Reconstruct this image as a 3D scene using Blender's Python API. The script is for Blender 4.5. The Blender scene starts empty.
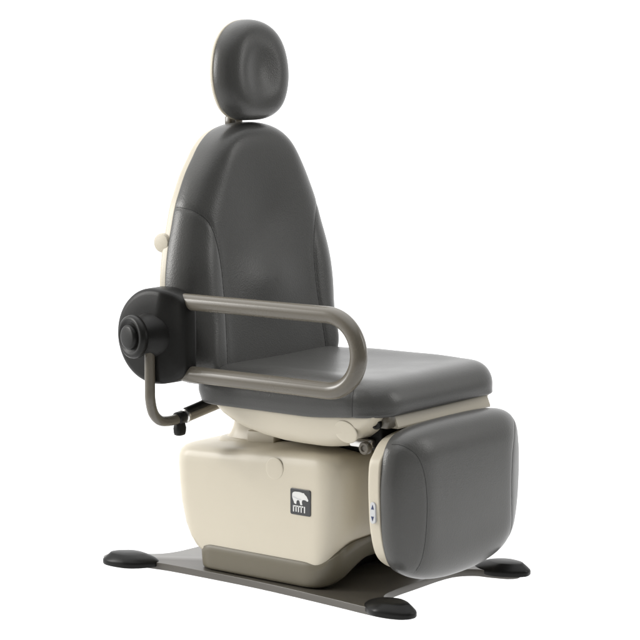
import bpy, bmesh, math
import numpy as np
from mathutils import Vector, Matrix, kdtree
from mathutils.bvhtree import BVHTree

S = bpy.context.scene
COL = S.collection
R = math.radians

# ------------------------------------------------------------------ camera
cam_d = bpy.data.cameras.new("camera")
cam = bpy.data.objects.new("camera", cam_d)
COL.objects.link(cam)
cam.location = (3.42956, -4.40361, 1.38647)
vd = Vector((-0.60266773, 0.78825666, -0.12427004))
cam.rotation_euler = vd.to_track_quat('-Z', 'Y').to_euler()
cam_d.sensor_width = 36
cam_d.lens = 36 * 2076 / 640
cam_d.clip_start = 0.05
cam_d.clip_end = 2000
S.camera = cam

# ------------------------------------------------------------------ white world surround
w = bpy.data.worlds.new("World")
S.world = w
w.use_nodes = True
nt = w.node_tree
nt.nodes.clear()
tc = nt.nodes.new("ShaderNodeTexCoord")
sep = nt.nodes.new("ShaderNodeSeparateXYZ")
nt.links.new(tc.outputs["Generated"], sep.inputs[0])
# world brightness shaped by direction: bright added behind the chair, dark towards the camera
dot = nt.nodes.new("ShaderNodeVectorMath"); dot.operation = 'DOT_PRODUCT'
dot.inputs[1].default_value = (-0.85, 0.53, 0.0)
nt.links.new(tc.outputs["Generated"], dot.inputs[0])
mr = nt.nodes.new("ShaderNodeMapRange"); mr.interpolation_type = 'SMOOTHSTEP'
mr.inputs["From Min"].default_value = -0.5
mr.inputs["From Max"].default_value = 0.8
mr.inputs["To Min"].default_value = 0.07
mr.inputs["To Max"].default_value = 1.7
nt.links.new(dot.outputs["Value"], mr.inputs["Value"])
# brighter patch added to the world overhead, no lamp stands there
top = nt.nodes.new("ShaderNodeMapRange"); top.interpolation_type = 'SMOOTHSTEP'
top.inputs["From Min"].default_value = 0.55
top.inputs["From Max"].default_value = 0.95
top.inputs["To Min"].default_value = 0.0
top.inputs["To Max"].default_value = 2.6
nt.links.new(sep.outputs["Z"], top.inputs["Value"])
addn = nt.nodes.new("ShaderNodeMath"); addn.operation = 'ADD'
nt.links.new(mr.outputs[0], addn.inputs[0]); nt.links.new(top.outputs[0], addn.inputs[1])
bg = nt.nodes.new("ShaderNodeBackground")
bg.inputs["Color"].default_value = (1, 1, 1, 1)
nt.links.new(addn.outputs[0], bg.inputs["Strength"])
out = nt.nodes.new("ShaderNodeOutputWorld")
nt.links.new(bg.outputs[0], out.inputs[0])

def area(name, loc, target, size, size_y, energy, color=(1, 1, 1)):
    l = bpy.data.lights.new(name, 'AREA')
    l.shape = 'RECTANGLE'; l.size = size; l.size_y = size_y
    l.energy = energy; l.color = color
    o = bpy.data.objects.new(name, l); COL.objects.link(o)
    o.location = loc
    o.rotation_euler = (Vector(target) - Vector(loc)).to_track_quat('-Z', 'Y').to_euler()
    return o
area("key_softbox", (-3.2, -2.7, 2.0), (0, 0, 0.6), 0.9, 2.2, 168, (1.0, 0.985, 0.96))
area("fill_softbox", (3.6, 2.6, 2.2), (0, 0, 0.5), 0.9, 2.2, 45, (1.0, 0.99, 0.97))

# added sun lamp below the translucent floor: makes it glow white, erases shadows
ul = bpy.data.lights.new("added_underfloor_sun", 'SUN'); ul.energy = 3.8; ul.angle = R(40)
uo = bpy.data.objects.new("added_underfloor_sun", ul); COL.objects.link(uo)
uo.location = (0, 0, -2); uo.rotation_euler = (R(180), 0, 0)

S.view_settings.view_transform = 'Standard'
S.view_settings.look = 'None'
S.view_settings.exposure = 0
S.view_settings.gamma = 1

# ------------------------------------------------------------------ materials
def mat(name, col, rough=0.5, metal=0.0, coat=0.0, spec=0.5, var=0.06, var_scale=6.0, bump=None, rough_var=0.06):
    m = bpy.data.materials.new(name); m.use_nodes = True
    t = m.node_tree; b = t.nodes["Principled BSDF"]
    b.inputs["Metallic"].default_value = metal
    b.inputs["Coat Weight"].default_value = coat
    b.inputs["Coat Roughness"].default_value = 0.15
    b.inputs["Specular IOR Level"].default_value = spec
    c = t.nodes.new("ShaderNodeTexCoord")
    n = t.nodes.new("ShaderNodeTexNoise"); n.inputs["Scale"].default_value = var_scale
    n.inputs["Detail"].default_value = 6
    t.links.new(c.outputs["Object"], n.inputs["Vector"])
    mx = t.nodes.new("ShaderNodeMix"); mx.data_type = 'RGBA'
    mx.inputs["A"].default_value = tuple(x * (1 - var) for x in col) + (1,)
    mx.inputs["B"].default_value = tuple(x * (1 + var) for x in col) + (1,)
    t.links.new(n.outputs["Fac"], mx.inputs["Factor"])
    t.links.new(mx.outputs["Result"], b.inputs["Base Color"])
    n2 = t.nodes.new("ShaderNodeTexNoise"); n2.inputs["Scale"].default_value = 9
    t.links.new(c.outputs["Object"], n2.inputs["Vector"])
    r = t.nodes.new("ShaderNodeMapRange")
    r.inputs["From Min"].default_value = 0.0; r.inputs["From Max"].default_value = 1.0; r.clamp = False
    r.inputs["To Min"].default_value = rough - rough_var; r.inputs["To Max"].default_value = rough + rough_var
    t.links.new(n2.outputs["Fac"], r.inputs["Value"])
    t.links.new(r.outputs[0], b.inputs["Roughness"])
    if bump:
        kind, sc, st = bump
        bp = t.nodes.new("ShaderNodeBump")
        bp.inputs["Strength"].default_value = st; bp.inputs["Distance"].default_value = 0.001
        if kind == 'leather':
            v = t.nodes.new("ShaderNodeTexVoronoi"); v.inputs["Scale"].default_value = sc
            v.feature = 'SMOOTH_F1'
            t.links.new(c.outputs["Object"], v.inputs["Vector"])
            n3 = t.nodes.new("ShaderNodeTexNoise"); n3.inputs["Scale"].default_value = 6; n3.inputs["Detail"].default_value = 3
            t.links.new(c.outputs["Object"], n3.inputs["Vector"])
            ml = t.nodes.new("ShaderNodeMath"); ml.operation = 'MULTIPLY_ADD'; ml.inputs[1].default_value = 2.4
            t.links.new(n3.outputs["Fac"], ml.inputs[0]); t.links.new(v.outputs["Distance"], ml.inputs[2])
            t.links.new(ml.outputs[0], bp.inputs["Height"])
        else:
            n3 = t.nodes.new("ShaderNodeTexNoise"); n3.inputs["Scale"].default_value = sc; n3.inputs["Detail"].default_value = 2
            t.links.new(c.outputs["Object"], n3.inputs["Vector"])
            t.links.new(n3.outputs["Fac"], bp.inputs["Height"])
        t.links.new(bp.outputs[0], b.inputs["Normal"])
    return m

LEATHER = mat("grey_vinyl", (0.062, 0.0615, 0.0585), 0.33, spec=0.28, var=0.05, bump=('leather', 300, 0.28))
THREAD = mat("seam_thread", (0.034, 0.034, 0.033), 0.7, spec=0.2)
CREAM = mat("cream_plastic", (0.445, 0.405, 0.322), 0.40, spec=0.45, var=0.015, bump=('noise', 700, 0.12))
TAUPE = mat("taupe_painted_steel", (0.098, 0.087, 0.068), 0.28, coat=0.0, spec=0.45, var=0.04)
PLATE = mat("grey_painted_plate", (0.058, 0.052, 0.042), 0.32, coat=0.0, spec=0.6, var=0.05, rough_var=.03)
SKIRT = mat("grey_plastic_skirt", (0.096, 0.084, 0.057), 0.45, spec=0.4, var=0.04, bump=('noise', 700, 0.12))
BLACK = mat("black_plastic", (0.010, 0.0098, 0.009), 0.38, spec=0.16, var=0.08, bump=('noise', 800, 0.15))
RUBBER = mat("black_rubber_pad", (0.008, 0.008, 0.0075), 0.34, spec=0.12, var=0.08)
STEEL = mat("bright_steel", (0.55, 0.54, 0.52), 0.28, metal=1.0, var=0.05)
BRONZE = mat("tan_steel", (0.19, 0.17, 0.135), 0.32, metal=0.2, coat=0.2, var=0.05)
WHITE = mat("white_marking", (0.55, 0.55, 0.535), 0.5, var=0.02)
PANELW = mat("pale_switch_plastic", (0.44, 0.445, 0.45), 0.4, var=0.02)
BADGE = mat("dark_badge", (0.022, 0.023, 0.025), 0.35, var=0.04)
BADGEG = mat("grey_badge_shadow", (0.44, 0.445, 0.45), 0.5, var=0.02)
ARROW = mat("navy_arrow", (0.018, 0.028, 0.085), 0.5)
FLOOR = bpy.data.materials.new("white_backlit_floor"); FLOOR.use_nodes = True  # lets the added sun through from below, so the ground glows without shadows
_t = FLOOR.node_tree; _t.nodes.clear()
_a = _t.nodes.new("ShaderNodeBsdfTranslucent"); _a.inputs["Color"].default_value = (.80, .80, .80, 1)
_b = _t.nodes.new("ShaderNodeBsdfDiffuse"); _b.inputs["Color"].default_value = (.06, .06, .06, 1)
_c = _t.nodes.new("ShaderNodeAddShader"); _o = _t.nodes.new("ShaderNodeOutputMaterial")
_t.links.new(_a.outputs[0], _c.inputs[0]); _t.links.new(_b.outputs[0], _c.inputs[1]); _t.links.new(_c.outputs[0], _o.inputs[0])

# ------------------------------------------------------------------ helpers
def mesh_obj(name, V, F, m, parent=None, smooth=True, angle=None, mats=None, fm=None):
    me = bpy.data.meshes.new(name)
    me.from_pydata([tuple(map(float, v)) for v in V], [], F)
    me.update()
    bm = bmesh.new(); bm.from_mesh(me)
    bmesh.ops.remove_doubles(bm, verts=bm.verts, dist=1e-6)
    bmesh.ops.recalc_face_normals(bm, faces=bm.faces)
    bm.to_mesh(me); bm.free()
    if mats:
        for x in mats: me.materials.append(x)
        if fm is not None and len(fm) == len(me.polygons):
            for p, i in zip(me.polygons, fm): p.material_index = i
    else:
        me.materials.append(m)
    for p in me.polygons: p.use_smooth = smooth
    if angle: me.set_sharp_from_angle(angle=R(angle))
    o = bpy.data.objects.new(name, me); COL.objects.link(o)
    if parent: o.parent = parent
    return o

class MB:
    def __init__(s): s.V = []; s.F = []; s.M = []
    def add(s, V, F, mi=0):
        k = len(s.V); s.V += [tuple(v) for v in V]
        s.F += [tuple(i + k for i in f) for f in F]; s.M += [mi] * len(F)
        return s
    def build(s, name, m, parent=None, smooth=True, angle=35, mats=None):
        me = bpy.data.meshes.new(name)
        me.from_pydata([tuple(map(float, v)) for v in s.V], [], s.F); me.update()
        for x in (mats or [m]): me.materials.append(x)
        for p, i in zip(me.polygons, s.M): p.material_index = i; p.use_smooth = smooth
        bm = bmesh.new(); bm.from_mesh(me)
        bmesh.ops.recalc_face_normals(bm, faces=bm.faces)
        bm.to_mesh(me); bm.free()
        if angle: me.set_sharp_from_angle(angle=R(angle))
        o = bpy.data.objects.new(name, me); COL.objects.link(o)
        if parent: o.parent = parent
        return o

def loft(rings, cap0=True, cap1=True, ngon=False):
    N = len(rings[0]); V = [tuple(p) for r in rings for p in r]; F = []
    for k in range(len(rings) - 1):
        for i in range(N):
            j = (i + 1) % N
            F.append((k*N+i, k*N+j, (k+1)*N+j, (k+1)*N+i))
    for flag, k in ((cap0, 0), (cap1, len(rings)-1)):
        if flag and ngon:
            F.append(tuple(range(k*N, k*N+N)))
        elif flag:
            c = np.mean(np.array(rings[k], float), axis=0); V.append(tuple(c)); ci = len(V)-1
            for i in range(N): F.append((k*N+i, k*N+(i+1) % N, ci))
    return V, F

def tube(path, r, n=20, closed_ends=True):
    P = [Vector(p) for p in path]; rad = r if hasattr(r, '__len__') else [r]*len(P)
    T = []
    for i in range(len(P)):
        a = P[max(i-1, 0)]; b = P[min(i+1, len(P)-1)]; T.append((b-a).normalized())
    up = Vector((0, 0, 1)) if abs(T[0].z) < .9 else Vector((1, 0, 0))
    nrm = (up - T[0]*up.dot(T[0])).normalized(); rings = []
    for i in range(len(P)):
        if i:
            q = T[i-1].rotation_difference(T[i]); nrm = q @ nrm
            nrm = (nrm - T[i]*nrm.dot(T[i])).normalized()
        bn = T[i].cross(nrm)
        rings.append([P[i] + (nrm*math.cos(2*math.pi*k/n) + bn*math.sin(2*math.pi*k/n))*rad[i] for k in range(n)])
    return loft(rings, closed_ends, closed_ends)

def lathe(profile, origin, axis, n=40):
    """profile: (distance along axis, radius)"""
    a = Vector(axis).normalized(); u = a.orthogonal().normalized(); v = a.cross(u); o = Vector(origin)
    rings = [[o + a*h + (u*math.cos(2*math.pi*k/n) + v*math.sin(2*math.pi*k/n))*max(r, 1e-4) for k in range(n)] for h, r in profile]
    return loft(rings)

def box(x0, x1, y0, y1, z0, z1, b=0.003):
    """bevelled box"""
    def ring(z, i): return [(x, y, z) for x, y in rrect(x0+i, x1-i, y0+i, y1-i, max(b*1.2, 1e-3), 3)]
    return loft([ring(z0, b), ring(z0+b*.3, b*.3), ring(z0+b, 0), ring(z1-b, 0), ring(z1-b*.3, b*.3), ring(z1, b)])

def rrect(x0, x1, y0, y1, r, n=8, rs=None):
    """rounded rectangle, CCW; rs = radii of corners (x1y0? order: x1y1, x0y1, x0y0, x1y0)"""
    rs = rs or [r]*4; P = []
    for (cx, cy, a0, rr) in ((x1, y1, 0, rs[0]), (x0, y1, 90, rs[1]), (x0, y0, 180, rs[2]), (x1, y0, 270, rs[3])):
        sx = -1 if cx == x1 else 1; sy = -1 if cy == y1 else 1
        for k in range(n+1):
            a = R(a0 + 90*k/n)
            P.append((cx + sx*rr + rr*math.cos(a), cy + sy*rr + rr*math.sin(a)))
    return P

def resample(P, N):
    P = np.array(P, float); Q = np.vstack([P, P[:1]])
    d = np.r_[0, np.cumsum(np.hypot(*np.diff(Q, axis=0).T))]
    t = np.linspace(0, d[-1], N, endpoint=False)
    return np.c_[np.interp(t, d, Q[:, 0]), np.interp(t, d, Q[:, 1])]

def catmull(P, per=12, closed=True):
    P = np.array(P, float); n = len(P); out = []
    rng = range(n if closed else n-1)
    for i in rng:
        if closed: a, b, c, d = P[(i-1) % n], P[i], P[(i+1) % n], P[(i+2) % n]
        else: a, b, c, d = P[max(i-1, 0)], P[i], P[i+1], P[min(i+2, n-1)]
        for k in range(per):
            t = k/per
            out.append(.5*((2*b)+(-a+c)*t+(2*a-5*b+4*c-d)*t*t+(-a+3*b-3*c+d)*t**3))
    if not closed: out.append(P[-1])
    return np.array(out)

def sstep(a, b, x):
    t = np.clip((np.asarray(x, float)-a)/(b-a), 0, 1); return t*t*(3-2*t)

def offset(P, d):
    P = np.array(P, float); t = np.roll(P, -1, 0) - np.roll(P, 1, 0)
    t /= np.hypot(t[:, 0], t[:, 1])[:, None] + 1e-12
    n = np.c_[t[:, 1], -t[:, 0]]          # outward for CCW
    d = np.asarray(d, float); d = d[:, None] if d.ndim else d
    return P - n*d

def cushion(name, outline, T, re, rb, h, xf, m, parent, re_w=None, interior=44, seams=(), groove=.0018, back_cap=True, center=None, smooth=0):
    """padded panel: outline (u,v) CCW; rim rises from w=0 to T with in-plane radius re; front shape h(u,v)"""
    O = np.array(outline, float); re_w = re if re_w is None else re_w
    rings = []
    rbv = np.asarray(rb, float)*np.ones(len(O)); hb = float(np.max(rbv))
    for a in np.linspace(0, 90, 7):
        a = R(a)
        rings.append((offset(O, rbv*(1-math.sin(a))), rbv*(1-math.cos(a)) if False else np.full(len(O), hb)*(1-math.cos(a))))
    w0 = hb; w1 = T - re_w
    for k in (0.33, 0.66): rings.append((O, np.full(len(O), w0+(w1-w0)*k)))
    rings.append((O, np.full(len(O), w1)))
    p = 2.0
    for a in np.linspace(0, 90, 15)[1:]:
        a = R(a)
        rings.append((offset(O, np.asarray(re, float)*(1-math.cos(a)**(2/p))), np.full(len(O), w1 + re_w*math.sin(a)**(2/p))))
    inner = rings[-1][0]; c = np.array(center) if center is not None else inner.mean(0)
    for s in np.linspace(1, 0, interior)[1:-1]:
        rings.append((c + (inner-c)*s, np.full(len(O), T)))
    # front displacement
    V3 = []
    for P, W in rings:
        f = np.clip(W/T, 0, 1)**2
        W2 = W + f*h(P[:, 0], P[:, 1])
        V3.append([xf(u, v, ww) for (u, v), ww in zip(P, W2)])
    N = len(O); V = [tuple(q) for r in V3 for q in r]; F = []
    for k in range(len(V3)-1):
        for i in range(N):
            j = (i+1) % N; F.append((k*N+i, k*N+j, (k+1)*N+j, (k+1)*N+i))
    cw = T + float(h(np.array([c[0]]), np.array([c[1]]))[0]); V.append(tuple(xf(c[0], c[1], cw))); ci = len(V)-1
    k = len(V3)-1
    for i in range(N): F.append((k*N+i, k*N+(i+1) % N, ci))
    if back_cap:
        cb = O.mean(0); V.append(tuple(xf(cb[0], cb[1], 0))); cj = len(V)-1
        for i in range(N): F.append(((i+1) % N, i, cj))
    o = mesh_obj(name, V, F, m, parent)
    if smooth:
        me = o.data
        bm = bmesh.new(); bm.from_mesh(me); bm.verts.ensure_lookup_table()
        first = 3*N
        vs = [v for v in bm.verts if v.index >= first and v.index != len(bm.verts)-1]
        for _ in range(smooth):
            bmesh.ops.smooth_vert(bm, verts=vs, factor=.5, use_axis_x=True, use_axis_y=True, use_axis_z=True)
        bm.to_mesh(me); bm.free(); me.update()
    if seams:
        me = o.data
        bvh = BVHTree.FromPolygons([v.co.copy() for v in me.vertices], [tuple(p.vertices) for p in me.polygons])
        snapped = []
        for path in seams:
            pts = catmull(path, 14, False)
            out = []
            for q in pts:
                hit = bvh.find_nearest(Vector(q)); out.append((hit[0], hit[1]))
            snapped.append(out)
        allp = [q for s_ in snapped for q, _ in s_]
        kd = kdtree.KDTree(len(allp))
        for i, q in enumerate(allp): kd.insert(q, i)
        kd.balance()
        nr = [v.normal.copy() for v in me.vertices]
        for v, n_ in zip(me.vertices, nr):
            _, _, dist = kd.find(v.co)
            if dist < .03:
                v.co -= n_*(groove*math.exp(-(dist/0.0065)**2))
        me.update()
        bvh = BVHTree.FromPolygons([v.co.copy() for v in me.vertices], [tuple(p.vertices) for p in me.polygons])
        for s_ in snapped:
            path = [bvh.find_nearest(q)[0] - n_*0.0001 for q, n_ in s_]
            V, F = tube(path, 0.0008, 6)
            t = mesh_obj("seam", V, F, THREAD, o)
    return o

def empty(name, parent=None):
    o = bpy.data.objects.new(name, None); COL.objects.link(o)
    o.empty_display_size = .1
    if parent: o.parent = parent
    return o

# ------------------------------------------------------------------ floor
n = 96
ringf = [(2.6*math.cos(2*math.pi*k/n), 2.6*math.sin(2*math.pi*k/n), 0.0) for k in range(n)]
fl = mesh_obj("floor", ringf, [tuple(range(n))], FLOOR, None, smooth=False)
fl["kind"] = "structure"

# ------------------------------------------------------------------ the chair
chair = empty("examination_chair")
chair["label"] = "powered examination chair with grey vinyl cushions and cream housing on a four footed floor plate"
chair["category"] = "chair"

# ---- floor plate
half = [(.388, 0), (.388, -.10), (.398, -.165), (.432, -.205), (.475, -.215), (.52, -.230), (.540, -.255), (.525, -.282), (.46, -.292),
        (.30, -.276), (.05, -.256), (-.20, -.254), (-.30, -.260), (-.38, -.277), (-.43, -.305), (-.462, -.30), (-.476, -.27), (-.455, -.235), (-.41, -.21),
        (-.365, -.18), (-.342, -.13), (-.335, -.06), (-.335, 0)]
full = half + [(x, -y) for x, y in half[-2:0:-1]]
pl = catmull(full, 8)
if np.sum(pl[:, 0]*np.roll(pl[:, 1], -1) - pl[:, 1]*np.roll(pl[:, 0], -1)) < 0: pl = pl[::-1]
pl = resample(pl, 420)
prof = [(0.002, 0.0015), (0.0, 0.003), (0.0, 0.0203), (0.0004, 0.0212), (0.0012, 0.0215)]
V, F = loft([[(x, y, z) for x, y in offset(pl, i)] for i, z in prof], ngon=True)
plate = mesh_obj("base_plate", V, F, PLATE, chair, angle=35)

def foot_pad(cx, cy, ang):
    L, W = .080, .052
    o2 = []
    for k in range(72):
        a = 2*math.pi*k/72
        c, s = math.cos(a), math.sin(a)
        x = L*abs(c)**(2/2.3)*(1 if c > 0 else -1); y = W*abs(s)**(2/2.6)*(1 if s > 0 else -1)
        y *= 1 - .28*(x/L if x > 0 else 0) - .42*((-x/L)**2 if x < 0 else 0)
        o2.append((x, y))
    o2 = np.array(o2)
    def ring(sc, z, dx=0, flat=0): return [(x*sc+dx, y*(sc if sc > .5 else sc), z) for x, y in o2]
    rg = [ring(.97, .009), ring(1, .012), ring(1.0, .020), ring(.985, .0235), ring(.93, .0275), ring(.86, .0315, .001), ring(.78, .0352, .003), ring(.69, .0385, .006), ring(.62, .0412, .009),
          ring(.57, .0422, .010), ring(.40, .0440, .010), ring(.2, .0450, .008)]
    ca, sa = math.cos(ang), math.sin(ang)
    rg = [[(cx+x*ca-y*sa, cy+x*sa+y*ca, z) for x, y, z in r] for r in rg]
    V, F = loft(rg)
    return mesh_obj("foot_pad", V, F, RUBBER, plate, angle=50)
foot_pad(.484, -.262, R(-8)); foot_pad(.484, .262, R(8))
foot_pad(-.378, -.280, R(180+22)); foot_pad(-.378, .280, R(180-22))

# ---- grey skirt round the foot of the housing, arched clear of the plate at the front
def skirt_ring(z, x0, x1, hw, rf, rr, inner=0):
    P = rrect(x0, x1, -hw, hw, 0, 14, [rf, rr, rr, rf]); P = resample(P, 260); return P
sk = []
for z, i in ((.024, .012), (.0245, .006), (.028, .001), (.034, 0), (.05, -.001), (.07, -.002), (.085, -.002), (.095, .004), (.100, .02), (.100, .05)):
    P = skirt_ring(z, -.184+i, .272-i, .2415-i, .080, .06)
    ring = []
    for x, y in P:
        fr = float(sstep(.18, .275, x))
        arch = fr*float(sstep(.245, .05, abs(y)))*.062
        topl = float(sstep(.212, .31, x))*.092
        t = (z-.024)/.076
        ring.append((x + fr*.036*t, y, z + arch*(1-t) + topl*t))
    sk.append(ring)
V, F = loft(sk, False, True)
# close the underside with an inner wall so that the skirt is a real shell
mesh_obj("base_skirt", V, F, SKIRT, chair, angle=60)
V, F = box(-.13, .17, -.19, .19, .0225, .085, .006)  # added black box, its dark colour stands in for shade behind the arch
mesh_obj("dark_recess_box", V, F, BLACK, chair, angle=35)

# ---- cream housing
hs = []
hrings = [(.064, -.168, .254, .213), (.0655, -.181, .274, .227), (.070, -.192, .288, .2345), (.082, -.206, .299, .238), (.105, -.224, .306, .2395), (.14, -.241, .309, .240),
          (.20, -.256, .312, .240), (.26, -.263, .314, .240), (.30, -.266, .315, .2395), (.318, -.265, .314, .238), (.330, -.261, .310, .2345), (.338, -.252, .303, .227), (.343, -.238, .291, .215),
          (.346, -.216, .27, .196), (.349, -.18, .25, .175), (.354, -.13, .23, .15)]
for z, x0, x1, hw in hrings:
    P = rrect(x0, x1, -hw, hw, 0, 16, [.085, .055, .055, .085]); P = resample(P, 320)
    ring = []
    for x, y in P:
        k = max(0.0, 1-(z-.064)/.26)
        lift = float(sstep(.230, .325, x))*.098*k
        tt = min(max((z-.28)/.06, 0), 1)
        ring.append((x, y, z + lift + tt*(.010 + .022*float(sstep(-.22, .22, x)))))
    hs.append(ring)
V, F = loft(hs)
housing = mesh_obj("base_housing", V, F, CREAM, chair, angle=55)
# screw cover on the side
def oval_cap(name, cx, cz, y, rx, rz, d, parent, m, sgn=-1, tilt=0.0):
    prof = [(-.6, 1.01), (.0, 1.0), (.5, .975), (.85, .92), (1.0, .82), (1.0, .5), (1.0, .05)]
    rg = [[(cx + rx*s*math.cos(2*math.pi*k/48), y + sgn*d*h - tilt*rz*s*math.sin(2*math.pi*k/48), cz + rz*s*math.sin(2*math.pi*k/48)) for k in range(48)] for h, s in prof]
    V, F = loft(rg); return mesh_obj(name, V, F, m, parent, angle=50)
oval_cap("screw_cover", .096, .327, -.2391, .029, .030, .0012, housing, CREAM)

# ---- badge with a white bear and three letters
badge_c = (.1835, .2495); BW, BH = .0665, .069
def bp(u, v): return (badge_c[0] + (u-.5)*BW, badge_c[1] + (.5-v)*BH)
mb = MB()
yb = -.2402
P = rrect(badge_c[0]-BW/2, badge_c[0]+BW/2, badge_c[1]-BH/2, badge_c[1]+BH/2, .005, 6)
mb.add(*loft([[(x, yb+.004, z) for x, z in P], [(x, yb, z) for x, z in P], [(x, yb-.0016, z) for x, z in offset(P, .0002)], [(x, yb-.0022, z) for x, z in offset(P, .0012)]]), 0)
def flat(poly, y0, d, mi):
    bm = bmesh.new()
    vs = [bm.verts.new((x, y0-d, z)) for x, z in poly]
    f = bm.faces.new(vs)
    r = bmesh.ops.extrude_face_region(bm, geom=[f])
    for e in r['geom']:
        if isinstance(e, bmesh.types.BMVert): e.co.y += d
    bmesh.ops.triangulate(bm, faces=[q for q in bm.faces if len(q.verts) > 4])
    bm.verts.index_update()
    mb.add([v.co[:] for v in bm.verts], [tuple(v.index for v in q.verts) for q in bm.faces], mi); bm.free()
bear = [(.12, .20), (.17, .145), (.25, .12), (.34, .115), (.45, .11), (.56, .12), (.64, .135), (.68, .125), (.71, .155), (.76, .20), (.83, .25), (.845, .28),
        (.90, .37), (.89, .42), (.84, .43), (.78, .40), (.70, .39), (.63, .40), (.60, .44), (.59, .50), (.605, .56), (.60, .595), (.52, .595), (.50, .55), (.475, .47), (.44, .43), (.38, .43),
        (.335, .46), (.32, .52), (.315, .57), (.285, .585), (.21, .555), (.19, .50), (.15, .43), (.115, .33)]
bear = catmull(bear, 3)
flat([bp(u, v) for u, v in bear], yb-.0022, .0007, 1)
shade = [(.14, .30), (.22, .31), (.34, .35), (.46, .37), (.56, .37), (.50, .41), (.38, .405), (.26, .37), (.17, .35)]
flat([bp(u, v) for u, v in catmull(shade, 3)], yb-.0029, .0004, 2)
def strokes(poly, wd):
    for (a, b) in zip(poly[:-1], poly[1:]):
        a = np.array(bp(*a)); b = np.array(bp(*b)); t = (b-a)/np.linalg.norm(b-a); nn = np.array([-t[1], t[0]])*wd/2; e = t*wd*.35
        flat([tuple(a-e-nn), tuple(b+e-nn), tuple(b+e+nn), tuple(a-e+nn)], yb-.0022, .0007, 1)
LW = .0034
strokes([(.175, .87), (.175, .66)], LW); strokes([(.195, .665), (.41, .665)], LW); strokes([(.30, .68), (.30, .86)], LW); strokes([(.42, .69), (.42, .87)], LW)
strokes([(.47, .665), (.64, .665)], LW); strokes([(.555, .68), (.555, .87)], LW); strokes([(.72, .66), (.72, .87)], LW)
mb.build("badge", BADGE, housing, mats=[BADGE, WHITE, BADGEG], angle=30)

# ---- stepped neck between housing and seat
nk = []
for z, x0, x1, hw, r_ in ((.345, -.205, .235, .165, .05), (.352, -.196, .228, .158, .05), (.366, -.188, .222, .152, .045), (.369, -.183, .218, .148, .045),
                          (.3695, -.172, .21, .135, .04), (.378, -.166, .205, .130, .04), (.395, -.160, .20, .126, .04), (.43, -.15, .20, .125, .04)):
    nk.append([(x, y, z) for x, y in resample(rrect(x0, x1, -hw, hw, r_, 10), 160)])
V, F = loft(nk)
neck = mesh_obj("neck_cover", V, F, CREAM, chair, angle=40)
V, F = box(-.065, .03, -.158, -.12, .3675, .40, .004)
mesh_obj("neck_block", V, F, CREAM, neck, angle=40)

# ---- boat-shaped seat shell
sh = []
for z, x0, x1, hw, rf, rr in ((.502, -.085, .425, .255, .03, .05), (.497, -.104, .443, .274, .03, .06), (.489, -.108, .447, .2775, .03, .06), (.478, -.104, .440, .2775, .035, .07), (.462, -.092, .428, .275, .05, .08), (.445, -.07, .412, .270, .07, .09),
                              (.43, -.038, .395, .262, .08, .09), (.416, .010, .372, .250, .09, .09), (.406, .055, .345, .235, .09, .09), (.400, .10, .32, .215, .08, .08), (.3965, .14, .29, .19, .06, .06)):
    sh.append([(x, y, z + .013*float(sstep(.22, .44, x))) for x, y in resample(rrect(x0, x1, -hw, hw, 0, 14, [rf, rr, rr, rf]), 280)])
V, F = loft(sh)
shell = mesh_obj("seat_shell", V, F, CREAM, chair, angle=60)
oval_cap("round_cap", .350, .4565, -.2695, .036, .030, .0018, shell, CREAM, tilt=.32)
V, F = box(-.03, .30, -.13, .13, .375, .402, .004)
mesh_obj("lift_bracket", V, F, BLACK, chair, angle=35)

# ---- seat cushion
so = resample(rrect(-.158, .470, -.294, .294, 0, 16, [.085, .06, .06, .085]), 300)
rbk = .008 + .024*sstep(-.06, -.16, so[:, 0])
def seat_h(x, y):
    d = -.010*np.exp(-((x-.12)/.20)**2 - (y/.17)**2)
    return d + .004*sstep(.2, .40, x) + .008*sstep(.13, .235, np.abs(y))*sstep(.40, .25, x)*sstep(-.06, .08, x)
def seat_xf(x, y, w_):
    zz = .486 + w_*1.0
    return (x, y, zz + .014*float(sstep(.22, .44, x))*(1-min(w_/.1, 1)))
seat = cushion("seat_cushion", so, .100, .056, rbk, seat_h, seat_xf, LEATHER, chair, re_w=.064, smooth=40,
               seams=[[(.385, -.30, .497), (.386, -.295, .53), (.383, -.288, .555), (.375, -.268, .578), (.36, -.24, .588)],
                      [(.385, .30, .497), (.386, .295, .53), (.383, .288, .555), (.375, .268, .578), (.36, .24, .588)]])

# ---- cream trim bar and hinge under the front of the seat
tp = [(.395, .4995), (.450, .4995), (.4535, .4985), (.4640, .473), (.4645, .470), (.4635, .4665), (.395, .4665)]
V, F = loft([[(x, -.205, z) for x, z in offset(tp[::-1], .003)], [(x, -.202, z) for x, z in tp[::-1]], [(x, .224, z) for x, z in tp[::-1]], [(x, .227, z) for x, z in offset(tp[::-1], .003)]])
trim = mesh_obj("front_trim", V, F, CREAM, chair, angle=35)
V, F = box(.424, .460, -.240, -.206, .470, .505, .005)
mesh_obj("hinge_bracket", V, F, TAUPE, trim, angle=35)
V, F = lathe([(0, .014), (.012, .014), (.014, .012), (.014, .008), (.011, .006), (.011, 0)], (.428, -.236, .482), (0, -1, 0), 24)
mesh_obj("hinge_screw", V, F, BLACK, trim, angle=35)
V, F = box(.34, .425, -.215, .12, .405, .472, .006)
mesh_obj("hinge_housing", V, F, BLACK, chair, angle=35)
mb = MB()
mb.add(*box(.335, .405, -.236, -.212, .414, .436, .004))
arm = mb.build("hinge_arm", STEEL, chair)
V, F = lathe([(0, .0165), (.012, .0165), (.015, .014), (.015, .009), (.011, .007), (.011, 0)], (.392, -.236, .416), (0, -1, 0), 28)
mesh_obj("hinge_bolt", V, F, TAUPE, arm, angle=35)

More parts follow.
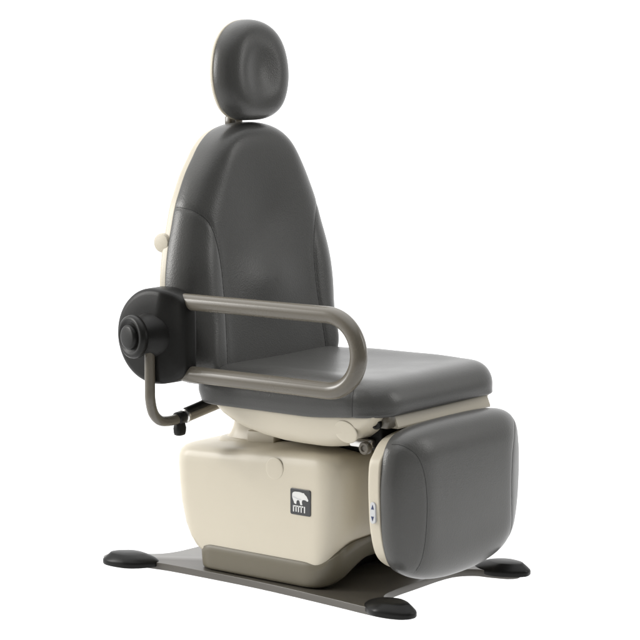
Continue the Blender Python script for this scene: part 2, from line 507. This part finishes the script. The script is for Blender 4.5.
# ---- leg rest
def leg_outline(ins=0.0, zi=0.0):
    P = []
    hw = .298 - ins; z0 = .060 + zi; z1 = .480 - zi
    base = [(0, z0), (.10, z0+.006), (.180, z0+.026), (.243, z0+.066), (.270, z0+.136), (.279, z0+.230), (.277, z0+.305), (.262, z1-.050), (.222, z1-.016), (.14, z1-.003), (0, z1)]
    sc = hw/.280
    pts = [(x*sc, z) for x, z in base]
    pts = pts + [(-x, z) for x, z in pts[-2:0:-1]]
    return resample(catmull(pts, 12), 300)
def leg_xf(u, v, w_): return (.436 + w_, u, v)
lo = leg_outline()
legshell = cushion("leg_rest_shell", leg_outline(.001, .018), .037, .004, .010, lambda u, v: 0*u, leg_xf, CREAM, chair, interior=4)
def leg_h(u, v):
    a = np.abs(u)
    panel = -.005*sstep(.24, .15, a)*sstep(.10, .2, v)
    crown = .005*(1-(u/.28)**2)*np.sin(np.clip((v-.066)/.398, 0, 1)*math.pi)
    side = -.020*sstep(.17, .27, a)
    return crown + panel*.6 + side
def leg_cx(u, v, w_): return (.4735 + w_, u, v)
sL = [(.49, -.280, .452), (.515, -.258, .440), (.54, -.228, .412), (.55, -.208, .365), (.55, -.198, .30), (.55, -.200, .22), (.55, -.210, .15), (.54, -.218, .105)]
legc = cushion("leg_rest_cushion", lo, .082, .070, .010, leg_h, leg_cx, LEATHER, chair, re_w=.052, smooth=45, groove=.0011,
               seams=[sL, [(x, -y, z) for x, y, z in sL]])
# rocker switch on the shell's edge
mb = MB()
P = rrect(.4470, .4640, .2400, .2950, .0084, 10)
ys = -.2965
mb.add(*loft([[(x, ys+.012, z) for x, z in P], [(x, ys-.0005, z) for x, z in P], [(x, ys-.002, z) for x, z in offset(P, .001)]]), 0)
for zc, s in ((.2820, 1), (.253, -1)):
    tri = [(.4555-.0042, zc-.0055*s), (.4555+.0042, zc-.0055*s), (.4555, zc+.0065*s)]
    mb.add([(x, ys-.0021, z) for x, z in tri] + [(x, ys-.0027, z) for x, z in tri], [(0, 1, 2), (3, 4, 5), (0, 1, 4, 3), (1, 2, 5, 4), (2, 0, 3, 5)], 1)
mb.build("rocker_switch", PANELW, legshell, mats=[PANELW, ARROW], angle=30)

# ---- backrest
BA = R(2.5); BO = (-.228, .55)
def back_xf(u, v, w_):
    return (BO[0] - math.sin(BA)*v + math.cos(BA)*w_, u, BO[1] + math.cos(BA)*v + math.sin(BA)*w_)
bpts = [(0, -.03), (.17, -.028), (.255, -.015), (.288, .03), (.304, .10), (.316, .19), (.314, .26), (.300, .335), (.280, .40), (.263, .45), (.242, .492), (.217, .535), (.187, .574), (.157, .609), (.115, .639), (.060, .656), (0, .660)]
bpts = bpts + [(-x, z) for x, z in bpts[-2:0:-1]]
bo = resample(catmull(bpts, 12), 340)
backshell = cushion("backrest_shell", bo, .030, .005, .014, lambda u, v: 0*u, back_xf, CREAM, chair, interior=4)
def back_h(u, v):
    a = np.abs(u)
    wing = sstep(.175, .255, a)*sstep(.40, .28, v)
    low = .020*sstep(.34, -.02, v)
    lum = .016*np.exp(-((v-.25)/.09)**2 - (u/.11)**2)
    dish = -.012*np.exp(-((v-.40)/.14)**2 - (u/.13)**2)
    return .012*wing + low + lum + dish
bre = (.020 + .058*sstep(.02, .16, bo[:, 1]))*(1 - .38*sstep(.50, .62, bo[:, 1]))
def back_cx(u, v, w_): return back_xf(u, v, w_ + .0305)
sB = [back_xf(-.275, .452, .035), back_xf(-.278, .449, .065), back_xf(-.262, .437, .095), back_xf(-.232, .405, .115), back_xf(-.212, .35, .12), back_xf(-.203, .27, .12), back_xf(-.205, .18, .12), back_xf(-.213, .09, .13), back_xf(-.22, .02, .13)]
back = cushion("backrest_cushion", offset(bo, -.009), .094, bre, .008, back_h, back_cx, LEATHER, chair, re_w=.052, interior=56, center=(0, .24), smooth=45,
               seams=[sB, [(x, -y, z) for x, y, z in sB]])
for sgn in (-1, 1):
    c = back_xf(sgn*.290, .355, .002)
    V, F = lathe([(-.03, .026), (.004, .026), (.008, .024), (.009, .018), (.009, 0)], c, (0, sgn, 0), 36)
    mesh_obj("pivot_cap", V, F, CREAM, backshell, angle=40)

# ---- headrest
hp = [(0, 1.2225), (.062, 1.227), (.108, 1.251), (.134, 1.295), (.143, 1.345), (.137, 1.395), (.119, 1.438), (.088, 1.471), (.047, 1.490), (0, 1.496)]
hp = hp + [(-x, z) for x, z in hp[-2:0:-1]]
ho = resample(catmull(hp, 12), 220)
HT = R(2.0)
def head_xf(u, v, w_):
    dz = v - 1.355
    return (-.205 - math.sin(HT)*dz + math.cos(HT)*w_, u, 1.355 + math.cos(HT)*dz + math.sin(HT)*w_)
headshell = cushion("headrest_shell", ho, .016, .004, .012, lambda u, v: 0*u, head_xf, CREAM, chair, interior=4)
def head_h(u, v):
    q = np.sqrt(((u+.012)/.080)**2 + ((v-1.352)/.102)**2)
    return -.0175*np.exp(-(q/.86)**2) + .002*np.exp(-((q-1.35)/.3)**2)
head = cushion("headrest_cushion", offset(ho, -.002), .068, .072, .006, head_h, lambda u, v, w_: head_xf(u, v, w_+.0165), LEATHER, chair, re_w=.044, center=(0, 1.352), smooth=70)
V, F = box(-.236, -.214, -.022, .014, 1.10, 1.26, .003)
post = mesh_obj("headrest_post", V, F, BRONZE, chair, angle=35)
V, F = box(-.232, -.208, -.046, -.020, 1.208, 1.236, .005)
mesh_obj("headrest_clamp", V, F, TAUPE, post, angle=35)

# ---- armrest: bent tube rail, black hub, locking knob
def rail_path():
    y = -.36; zu, zl = .7635, .5745; r_ = (zu-zl)/2; cx = .457-r_; P = []
    for k in range(12): P.append((-.105 + (cx+.105)*k/11, y, zu))
    for k in range(1, 32):
        a = R(90 - 180*k/32); P.append((cx + r_*math.cos(a), y, (zu+zl)/2 + r_*math.sin(a)))
    for k in range(12): P.append((cx - (cx+.105)*k/11, y, zl))
    return P
V, F = tube(rail_path(), .0215, 28)
mesh_obj("armrest_rail", V, F, TAUPE, chair, angle=60)
hc = (-.176, .672)
hp2 = []
for k in range(160):
    a = 2*math.pi*k/160
    x = .126*math.cos(a); z = .127*math.sin(a)
    if x > 0:
        x = .126*abs(math.cos(a))**(2/2.5); z = .127*abs(math.sin(a))**(2/2.5)*(1 if z > 0 else -1)
    x = min(x, .098 - .012*(abs(z)/.127)**6)
    hp2.append((hc[0]+x, hc[1]+z))
hp2 = resample(hp2, 200)
for _ in range(25): hp2 = .5*hp2 + .25*(np.roll(hp2, 1, 0) + np.roll(hp2, -1, 0))
rg = []
for y, i in ((-.338, .016), (-.340, .008), (-.345, .001), (-.352, 0), (-.402, .001), (-.408, .004), (-.412, .010), (-.4135, .018), (-.4145, .05), (-.415, .09)):
    rg.append([(x, y, z) for x, z in offset(hp2, i)] if i < .02 else [(hc[0]+(x-hc[0])*(1-i/.13), y, hc[1]+(z-hc[1])*(1-i/.13)) for x, z in hp2])
# facet on the front third of the disc
rg = [[(x, y + (.018*float(sstep(-.150, -.095, x)) if y < -.37 else 0), z) for x, y, z in r] for r in rg]
V, F = loft(rg)
hub = mesh_obj("armrest_hub", V, F, BLACK, chair, angle=50)
V, F = lathe([(0, .078), (.016, .078), (.019, .074), (.022, .078), (.05, .076), (.09, .07)], (hc[0]-.042, -.325, hc[1]-.005), (0, 1, 0), 64)
mesh_obj("hub_collar", V, F, BLACK, hub, angle=40)
kc = (-.183, -.386, .674); ka = (-.22, -.975, 0)
V, F = lathe([(0, .066), (.014, .065), (.026, .060), (.042, .052), (.054, .048), (.066, .047)], kc, ka, 64)
mesh_obj("hub_boss", V, F, BLACK, hub, angle=40)
V, F = lathe([(.058, .044), (.060, .052), (.065, .0565), (.074, .0570), (.080, .0555), (.084, .051), (.0845, .044), (.082, .040), (.0805, .036), (.0805, .002)], kc, ka, 64)
knob = mesh_obj("lock_knob", V, F, BLACK, hub, angle=50)
V, F = lathe([(.075, .0325), (.088, .0325), (.0915, .030), (.093, .025), (.093, .002)], kc, ka, 48)
mesh_obj("knob_button", V, F, BLACK, knob, angle=50)

# ---- bent support rod with its clamp
rx = -.171
rp = catmull([(rx, -.424, .66), (rx, -.424, .60), (rx, -.424, .54), (rx, -.423, .505), (rx, -.412, .470), (rx, -.388, .448), (rx, -.356, .441), (rx, -.315, .4415), (rx, -.28, .444)], 8, False)
V, F = tube(rp, .0138, 22)
rod = mesh_obj("support_rod", V, F, TAUPE, chair, angle=60)
V, F = tube([(rx, -.285, .4435), (rx, -.14, .464)], .0165, 24)
mesh_obj("rod_sleeve", V, F, BRONZE, rod, angle=40)
V, F = tube([(rx+.004, -.288, .458), (rx+.004, -.235, .466), (rx+.004, -.15, .478)], [.011, .011, .0125], 18)
mesh_obj("rod_pin", V, F, BLACK, rod, angle=40)
V, F = lathe([(0, .016), (.003, .0195), (.009, .0195), (.011, .016)], (rx, -.292, .4445), (0, 1, .12), 30)
mesh_obj("clamp_ring", V, F, STEEL, rod, angle=40)
V, F = lathe([(0, .014), (.004, .0175), (.024, .0175), (.028, .015)], (rx, -.322, .442), (0, 1, .1), 30)
mesh_obj("clamp_collar", V, F, BLACK, rod, angle=40)
wk = []
for z, hx, hy in ((.450, .010, .012), (.436, .011, .014), (.422, .012, .018), (.410, .011, .017), (.404, .010, .015), (.402, .007, .010)):
    wk.append([(rx+x, -.308+y, z-.006) for x, y in rrect(-hx, hx, -hy, hy, min(hx, hy)*.7, 6)])
V, F = loft(wk)
mesh_obj("wing_knob", V, F, BLACK, rod, angle=50)
